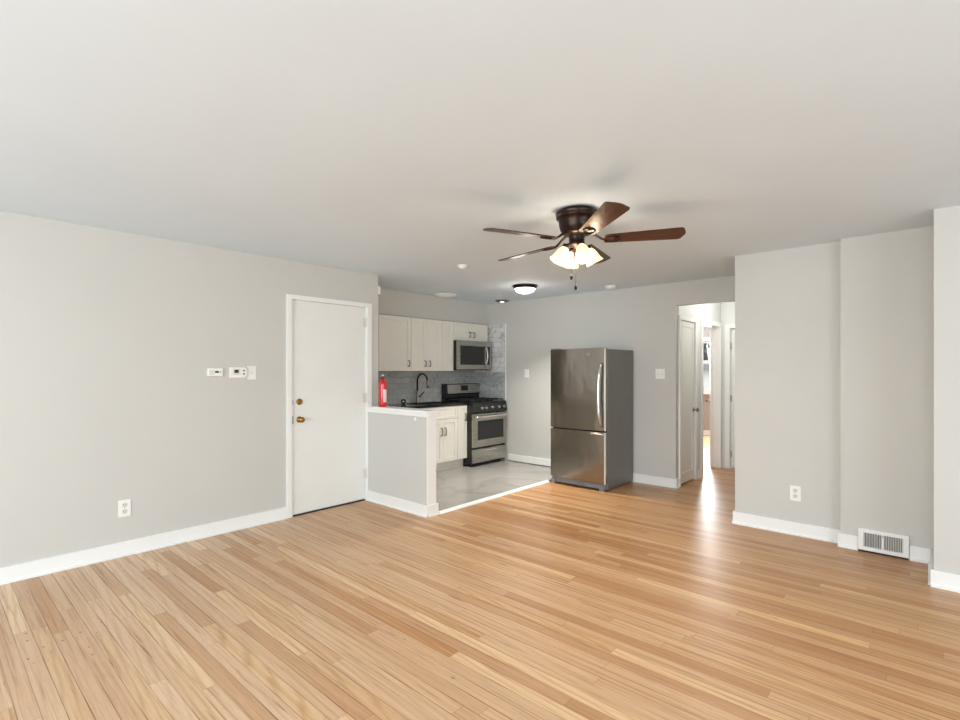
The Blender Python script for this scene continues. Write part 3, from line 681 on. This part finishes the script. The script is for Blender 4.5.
MB().tube([(FX1 - 0.20, FY0 + 0.002, 0.662), (FX1 - 0.17, FY0 - 0.024, 0.664), (FX1 - 0.03, FY0 - 0.020, 0.664), (FX1 - 0.01, FY0 + 0.008, 0.662)], [0.004, 0.012, 0.013, 0.010], 10).build('drawer_handle', 'handle', ld)
MB().box(FX0 - 0.002, FX0 + 0.085, FY0 + 0.02, FY0 + 0.14, FZ - 0.006, FZ + 0.010).build('hinge_cover', 'blackmt', fr, 0.006)
kp = MB().box(FX0 + 0.012, FX1 - 0.012, FY0 + 0.035, FY0 + 0.09, 0.022, 0.080).build('kick_plate', 'grey', fr, 0.004)
for x_ in (FX0 + 0.035, (FX0 + FX1) / 2 + 0.05, FX1 - 0.05):
    MB().box(x_ - 0.028, x_ + 0.028, FY0 + 0.012, FY0 + 0.06, 0.0 if x_ != (FX0 + FX1) / 2 + 0.05 else 0.03, 0.060).build('foot' if x_ != (FX0 + FX1) / 2 + 0.05 else 'badge', 'grey', fr, 0.004)
for x_ in (FX0 + 0.02, FX1 - 0.07): MB().box(x_, x_ + 0.05, FY1 - 0.08, FY1 - 0.02, 0, 0.014).build('rear_foot', 'blackmt', fr)
# small maker's emblem: a swoosh ring over a stroke
mb = MB(); ecx, ecz = -2.985, 1.585; ey_ = FY0 + 0.002
ring = [(ecx + 0.030 * math.cos(a) + 0.012, ey_ + 0.002, ecz + 0.011 * math.sin(a) + 0.006 * math.cos(a)) for a in [R(-150 + 300 * i / 24) for i in range(25)]]
mb.tube(ring, [0.0018 + 0.0022 * math.sin(math.pi * i / 24) for i in range(25)], 6)
mb.tube([(ecx - 0.06, ey_ + 0.003, ecz - 0.004), (ecx - 0.01, ey_ + 0.002, ecz), (ecx + 0.045, ey_ + 0.002, ecz - 0.002)], 0.003, 6)
mb.build('emblem', 'fside', ud)

# ------------------------------------------------------------------ ceiling fan
FC = Vector((-1.722, 2.874, 0))
fan = thing('ceiling_fan', 'dark bronze ceiling fan with five wooden blades and a lit light kit', 'ceiling fan', (FC.x, FC.y, CZ))
TF = Matrix.Translation(FC)
MB().lathe([(0.118, 2.44), (0.128, 2.434), (0.134, 2.426), (0.136, 2.416), (0.130, 2.410), (0.134, 2.402), (0.134, 2.390), (0.124, 2.382), (0.118, 2.376), (0.116, 2.35), (0.110, 2.322), (0.100, 2.300), (0.092, 2.288), (0.070, 2.278), (0.05, 2.276)], TF, 48).build('motor_housing', 'bronze', fan)
MB().lathe([(0.040, 2.280), (0.060, 2.276), (0.062, 2.262), (0.052, 2.256), (0.050, 2.205), (0.056, 2.200), (0.050, 2.188), (0.026, 2.178), (0.020, 2.150), (0.026, 2.120), (0.022, 2.100), (0.010, 2.088)], Matrix.Translation(FC + Vector((0, 0, 0.024))), 36).build('switch_housing', 'bronze', fan)
TILT = Matrix.Translation(FC + Vector((0, 0, 2.246))) @ Matrix.Rotation(R(-2.2), 4, Vector((-math.sin(R(-8)), math.cos(R(-8)), 0))) @ Matrix.Translation(-FC - Vector((0, 0, 2.246)))
def blade_outline():
    pts = []; n = 10
    L0, L1 = 0.175, 0.68; w0, w1 = 0.052, 0.072
    pts += [(L0, -w0 + 0.012), (L0 + 0.012, -w0)]
    pts += [(L1 - 0.05, -w1)]
    for i in range(1, n): 
        a = R(-90 + 90 * i / n); pts.append((L1 - 0.045 + 0.026 * math.cos(a), -w1 + 0.026 + 0.026 * math.sin(a)))
    for i in range(1, 8):
        u = i / 8; pts.append((L1 - 0.019 + 0.014 * math.sin(math.pi * u), -w1 + 0.026 + (2 * w1 - 0.052) * u))
    for i in range(0, n):
        a = R(0 + 90 * i / n); pts.append((L1 - 0.045 + 0.026 * math.cos(a), w1 - 0.026 + 0.026 * math.sin(a)))
    pts += [(L1 - 0.05, w1), (L0 + 0.012, w0), (L0, w0 - 0.012)]
    return pts
for k_ in range(5):
    az = R(-112 - 72 * k_)
    rot = TF @ Matrix.Rotation(az, 4, 'Z')
    rot = TILT @ rot
    pit = rot @ Matrix.Translation((0, 0, 2.246)) @ Matrix.Rotation(R(-12), 4, 'X')
    # the blade object keeps its own local axes so that the grain runs along it
    mb = MB().prism(blade_outline(), -0.003, 0.003)
    bmesh.ops.recalc_face_normals(mb.bm, faces=mb.bm.faces)
    me = bpy.data.meshes.new('blade'); mb.bm.to_mesh(me); mb.bm.free(); me.materials.append(M['blade'])
    b = bpy.data.objects.new('blade', me); COL.objects.link(b); b.parent = fan
    b.matrix_local = Matrix.Translation((-FC.x, -FC.y, -CZ)) @ pit
    b['_o'] = [0, 0, 0]
    # curled iron arm
    mb = MB()
    P = lambda r_, y_, z_: rot @ Vector((r_, y_, z_ + 0.024))
    mb.tube([P(0.055, 0, 2.272), P(0.085, 0, 2.268), P(0.12, 0, 2.248), P(0.15, 0, 2.228), P(0.18, 0, 2.214)], [0.010, 0.009, 0.008, 0.008, 0.007], 8)
    def Q(x_, y_): return pit @ Vector((x_, y_, -0.007))
    for s in (-1, 1):
        mb.tube([Q(0.172, 0), Q(0.19, 0.026 * s), Q(0.225, 0.037 * s), Q(0.26, 0.028 * s), Q(0.272, 0.008 * s), Q(0.255, 0.0), Q(0.240, 0.010 * s)], 0.005, 6)
    mb.build('blade_arm', 'bronze', fan)
shade_prof = [(0.020, 0.0), (0.024, 0.012), (0.034, 0.028), (0.041, 0.052), (0.046, 0.078), (0.052, 0.096), (0.060, 0.110)]
for k_ in range(4):
    az = R(-38 + 90 * k_)
    d = Vector((math.cos(az), math.sin(az), 0))
    p0 = FC + d * 0.045 + Vector((0, 0, 2.214)); p1 = FC + d * 0.070 + Vector((0, 0, 2.212))
    ax = (d * 0.54 + Vector((0, 0, -1))).normalized()
    arm = MB().tube([p0, (p0 + p1) / 2 + Vector((0, 0, 0.006)), p1, p1 + ax * 0.012], 0.009, 8).lathe([(0.012, -0.004), (0.024, 0.0), (0.026, 0.018), (0.022, 0.022)], axis_mat(p1, ax), 20).build('lamp_arm', 'bronze', fan)
    # scalloped tulip shade
    mb = MB(); seg = 40; mt_ = axis_mat(p1 + ax * 0.012, ax); rings = []
    prof = shade_prof + [(r_ - 0.003, z_) for r_, z_ in shade_prof[::-1]]
    for r_, z_ in prof:
        fl_ = max(0, (z_ - 0.07) / 0.046)
        rings.append([mb.bm.verts.new(mt_ @ Vector(((r_ * (1 + 0.05 * fl_ * math.cos(8 * t_))) * math.cos(t_), (r_ * (1 + 0.05 * fl_ * math.cos(8 * t_))) * math.sin(t_), z_))) for t_ in [2 * math.pi * i / seg for i in range(seg)]])
    for a, b in zip(rings, rings[1:] + rings[:1]):
        for i in range(seg):
            mb.bm.faces.new((a[i], a[(i + 1) % seg], b[(i + 1) % seg], b[i])).smooth = True
    sh = mb.build('lamp_shade', 'shade', fan)
    pc = p1 + ax * 0.07
    MB().lathe([(0.010, -0.04), (0.012, -0.02), (0.020, 0.0), (0.022, 0.012), (0.015, 0.028), (0.004, 0.033)], axis_mat(pc, ax), 16).build('bulb', 'bulb', sh)
    point('fan_bulb_light', p1 + ax * 0.095, 4.5, (1.0, 0.82, 0.55), 0.015)
    disk('fan_shade_light', p1 + ax * 0.130, ax, 0.09, 2.4, (1.0, 0.93, 0.82))
for k_ in range(4):
    az = R(7 + 90 * k_)
    point('fan_glow', FC + Vector((0.062 * math.cos(az), 0.062 * math.sin(az), 2.135)), 1.6, (1.0, 0.90, 0.74), 0.03)
def chain(dx, dy, z1, lab):
    x_, y_ = FC.x + dx, FC.y + dy
    MB().tube([(x_, y_, 2.154), (x_, y_, z1)], 0.0018, 6).tube([(FC.x + dx * 0.4, FC.y + dy * 0.4, 2.164), (x_, y_, 2.154)], 0.0018, 6).build('pull_chain', 'brass', fan)
    MB().lathe([(0.002, z1 + 0.004), (0.008, z1 - 0.010), (0.010, z1 - 0.022), (0.006, z1 - 0.032), (0.002, z1 - 0.034)], Matrix.Translation((x_, y_, 0)), 12).build('chain_fob', 'bronze', fan)
chain(-0.022, -0.030, 2.022, 0); chain(0.010, -0.030, 1.952, 1)

# ------------------------------------------------------------------ other ceiling fittings
dl = thing('flush_ceiling_light', 'lit dome ceiling light with dark rim near the kitchen', 'ceiling light', (-3.72, 4.99, CZ))
T = Matrix.Translation((-3.72, 4.99, 0))
MB().lathe([(0.150, 2.44), (0.156, 2.432), (0.150, 2.422), (0.136, 2.404), (0.118, 2.396)], T, 40).build('rim', 'bronze', dl)
MB().lathe([(0.128, 2.405), (0.120, 2.385), (0.098, 2.362), (0.062, 2.347), (0.010, 2.343)], T, 40).build('glass_dome', 'dome', dl)
point('dome_light', (-3.72, 4.99, 2.28), 1.8, (1.0, 0.95, 0.87), 0.09)
disk('dome_downlight', (-3.72, 4.99, 2.335), (0, 0, -1), 0.2, 22, (1.0, 0.97, 0.92))
T = Matrix.Translation((-4.78, 5.84, 0))
rl = thing('recessed_light', 'small slotted ceiling light with a bright centre in the kitchen corner', 'ceiling light', (-4.78, 5.84, CZ))
mb = MB().lathe([(0.110, 2.44), (0.112, 2.434), (0.100, 2.428), (0.085, 2.430)], T, 36)
mb.build('trim_ring', 'nickel', rl)
mb = MB().lathe([(0.090, 2.430), (0.080, 2.4255), (0.045, 2.4245)], T, 36).build('baffle', 'blackmt', rl)
MB().lathe([(0.034, 2.430), (0.032, 2.418), (0.010, 2.412)], T, 24).build('bulb', 'bulb', rl)
for a in (20, 110, 200, 290):
    p = Matrix.Translation((-4.78, 5.84, 0)) @ Matrix.Rotation(R(a), 4, 'Z')
    MB().box(0.05, 0.098, -0.006, 0.006, 2.4215, 2.4255, p).build('spoke', 'handle', rl)
T = Matrix.Translation((-5.0, 4.86, 0))
dd = thing('round_ceiling_plate', 'wide flat white round plate on the kitchen ceiling', 'ceiling vent', (-5.0, 4.86, CZ))
MB().lathe([(0.158, 2.44), (0.158, 2.434), (0.142, 2.424), (0.10, 2.420)], T, 40).build('outer_ring', 'plate', dd)
MB().lathe([(0.098, 2.4205), (0.096, 2.414), (0.08, 2.411), (0.01, 2.410)], T, 40).build('centre_disc', 'plate', dd)
GS = 'smoke detectors on the ceiling'
sd = thing('smoke_detector', 'small white round smoke detector on the ceiling above the half wall', 'smoke detector', (-3.46, 3.61, CZ), GS)
T = Matrix.Translation((-3.46, 3.61, 0))
MB().lathe([(0.055, 2.44), (0.055, 2.432), (0.046, 2.428), (0.044, 2.412), (0.034, 2.405), (0.008, 2.404)], T, 32).build('detector_body', 'plate', sd)
MB().lathe([(0.012, 2.4042), (0.012, 2.401), (0.004, 2.400)], T, 16).build('test_button', 'ivory', sd)
sd = thing('smoke_detector', 'white round smoke detector on the ceiling above the refrigerator', 'smoke detector', (-2.94, 5.70, CZ), GS)
T = Matrix.Translation((-2.94, 5.70, 0))
MB().lathe([(0.068, 2.44), (0.068, 2.428), (0.062, 2.420), (0.058, 2.404), (0.045, 2.400), (0.008, 2.399)], T, 32).build('detector_body', 'plate', sd)
MB().lathe([(0.012, 2.3992), (0.012, 2.396), (0.004, 2.395)], T, 16).build('test_button', 'ivory', sd)
# chime box on the end of the entrance wall
cb = thing('door_sensor', 'small white box high on the kitchen end of the entrance wall', 'sensor', (XL - 0.05, 3.38, 2.235))
MB().box(XL - 0.075, XL - 0.003, 3.38, 3.418, 2.235, 2.325).build('sensor_housing', 'plate', cb, 0.004)
MB().box(XL - 0.055, XL - 0.025, 3.418, 3.421, 2.27, 2.29).build('sensor_lens', 'ivory', cb)
# button on the half wall
bt = thing('round_button', 'tiny white round bumper high on the half wall face', 'wall bumper', (-3.745, 3.235, 0.921))
MB().lathe([(0.017, 0.0), (0.017, 0.004), (0.014, 0.009), (0.004, 0.011)], axis_mat((-3.745, 3.235, 0.921), (0, -1, 0)), 20).build('bumper', 'plate', bt)

# ------------------------------------------------------------------ wall plates and controls on the entrance wall
def outlet(loc, ax, label):
    """ax: 'x' = on wall facing +X, 'y' = on wall facing -Y"""
    o = thing('wall_outlet', label, 'outlet', loc, 'duplex wall outlets')
    if ax == 'x': T = Matrix(((0, 0, 1, loc[0]), (1, 0, 0, loc[1]), (0, 1, 0, loc[2]), (0, 0, 0, 1)))
    else: T = Matrix(((1, 0, 0, loc[0]), (0, 0, -1, loc[1]), (0, 1, 0, loc[2]), (0, 0, 0, 1)))
    MB().prism(rrect(0.080, 0.128, 0.006), 0, 0.006, T).build('cover_plate', 'plate', o, 0.002)
    for s in (-1, 1):
        r_ = MB().prism(rrect(0.036, 0.034, 0.012), 0.005, 0.0085, T @ Matrix.Translation((0, 0.024 * s, 0))).build('receptacle', 'ivory', o)
        mb = MB()
        for dx_ in (-0.0075, 0.0065):
            mb.box(dx_ - 0.0014, dx_ + 0.0014, 0.024 * s - 0.001, 0.024 * s + 0.010, 0.0086, 0.0092, T)
        mb.lathe([(0.0028, 0.0086), (0.0028, 0.0092)], T @ Matrix.Translation((0, 0.024 * s - 0.008, 0)), 10)
        mb.build('slots', 'dark', r_)
    MB().lathe([(0.003, 0.006), (0.003, 0.0075)], T, 10).build('screw', 'nickel', o)
outlet((XL, 1.040, 0.358), 'x', 'white duplex outlet low on the entrance wall')
outlet((-0.853, 4.975, 0.352), 'y', 'white duplex outlet low on the wall beyond the floor register')
def switch(loc, ax, label, w_=0.080, toggles=1):
    o = thing('light_switch', label, 'light switch', loc, 'wall light switches')
    if ax == 'x': T = Matrix(((0, 0, 1, loc[0]), (1, 0, 0, loc[1]), (0, 1, 0, loc[2]), (0, 0, 0, 1)))
    else: T = Matrix(((1, 0, 0, loc[0]), (0, 0, -1, loc[1]), (0, 1, 0, loc[2]), (0, 0, 0, 1)))
    MB().prism(rrect(w_, 0.122, 0.005), 0, 0.006, T).build('cover_plate', 'plate', o, 0.002)
    for i in range(toggles):
        cx_ = (i - (toggles - 1) / 2) * 0.046
        MB().box(cx_ - 0.005, cx_ + 0.005, -0.012, 0.012, 0.005, 0.008, T).box(cx_ - 0.0035, cx_ + 0.0035, 0.0, 0.009, 0.007, 0.018, T).build('toggle', 'ivory', o)
        for zz in (-0.04, 0.04): MB().lathe([(0.0028, 0.006), (0.0028, 0.0072)], T @ Matrix.Translation((cx_, zz, 0)), 8).build('screw', 'ivory', o)
switch((XL, 1.992, 1.376), 'x', 'white switch plate right next to the thermostat on the entrance wall')
switch((-4.435, YB, 1.348), 'y', 'single white switch plate on the kitchen wall between tiles and refrigerator')
switch((-2.435, YB, 1.353), 'y', 'double white switch plate between refrigerator and hall opening', 0.116, 2)
# thermostat
T = Matrix(((0, 0, 1, XL), (1, 0, 0, 0), (0, 1, 0, 0), (0, 0, 0, 1)))
th = thing('thermostat', 'white digital thermostat with curved edge beside the switch plate', 'thermostat', (XL, 1.872, 1.376))
pts = [(-0.074, -0.046), (0.060, -0.046), (0.070, -0.024), (0.073, 0.0), (0.070, 0.024), (0.060, 0.046), (-0.074, 0.046)]
MB().prism(pts, 0, 0.026, T @ Matrix.Translation((1.873, 1.377, 0))).build('thermostat_case', 'plate', th, 0.004)
MB().box(1.822, 1.885, 1.355, 1.412, 0.026, 0.0275, T).build('display_bezel', 'ivory', th)
MB().box(1.834, 1.870, 1.374, 1.402, 0.0275, 0.0285, T).build('display', 'lcd', th)
for zz in (1.395, 1.365):
    MB().box(1.908, 1.922, zz - 0.006, zz + 0.006, 0.026, 0.029, T).build('button', 'grille', th)
mc = thing('alarm_control', 'small white control box with a dark slot farther along the entrance wall', 'control box', (XL, 1.680, 1.380))
MB().prism(rrect(0.118, 0.068, 0.006), 0, 0.028, T @ Matrix.Translation((1.680, 1.381, 0))).build('control_case', 'plate', mc, 0.004)
MB().box(1.675, 1.705, 1.376, 1.391, 0.028, 0.0292, T).build('display', 'lcd', mc)
MB().box(1.717, 1.723, 1.378, 1.389, 0.028, 0.0305, T).build('button', 'dark', mc)
MB().box(1.628, 1.668, 1.362, 1.400, 0.028, 0.0286, T).build('speaker_panel', 'ivory', mc)

# floor register against the stepped wall
rg = thing('wall_register', 'white metal heating register with two louvred panels at the floor', 'register', (-0.265, 4.885, 0.0))
YR = 4.885; T = Matrix(((1, 0, 0, 0), (0, 0, -1, YR), (0, 1, 0, 0), (0, 0, 0, 1)))
x0, x1, z0, z1 = -0.415, -0.115, 0.014, 0.178
mb = MB().box(x0, x1, z0, z0 + 0.028, 0, 0.030, T).box(x0, x1, z1 - 0.028, z1, 0, 0.030, T).box(x0, x0 + 0.034, z0 + 0.028, z1 - 0.028, 0, 0.030, T).box(x1 - 0.034, x1, z0 + 0.028, z1 - 0.028, 0, 0.030, T).box(-0.272, -0.258, z0 + 0.028, z1 - 0.028, 0, 0.030, T)
mb.build('register_frame', 'trim', rg, 0.002)
MB().box(x0 + 0.004, x1 - 0.004, 0.0, z0, 0, 0.024, T).build('base_gap', 'dark', rg)
MB().box(x0 + 0.03, x1 - 0.03, z0 + 0.02, z1 - 0.02, 0.0, 0.006, T).build('duct_back', 'grille', rg)
for a, b in ((x0 + 0.034, -0.272), (-0.258, x1 - 0.034)):
    mb = MB(); n = 11
    for i in range(n):
        c_ = a + (b - a) * (i + 0.5) / n
        mb.box(-0.0011, 0.0011, z0 + 0.028, z1 - 0.028, -0.007, 0.007, T @ Matrix.Translation((c_, 0, 0.018)) @ Matrix.Rotation(R(18), 4, 'Y'))
    mb.build('louvre_panel', 'plate', rg)
MB().box(-0.267, -0.263, z1 - 0.042, z1 - 0.030, 0.030, 0.038, T).build('lever', 'nickel', rg)

# hall lamp light (fixture out of the frame on the hall ceiling)
hl = thing('hall_ceiling_light', 'small dome light on the hall ceiling', 'ceiling light', (-1.75, 6.9, CZ))
MB().lathe([(0.10, 2.44), (0.10, 2.425), (0.09, 2.42)], Matrix.Translation((-1.75, 6.9, 0)), 28).build('rim', 'nickel', hl)
MB().lathe([(0.088, 2.424), (0.075, 2.39), (0.04, 2.372), (0.005, 2.368)], Matrix.Translation((-1.75, 6.9, 0)), 28).build('glass_dome', 'dome', hl)
point('hall_light', (-1.75, 6.9, 2.28), 10, (1.0, 0.97, 0.92), 0.08)

for o in bpy.data.objects:
    if '_o' in o: del o['_o']
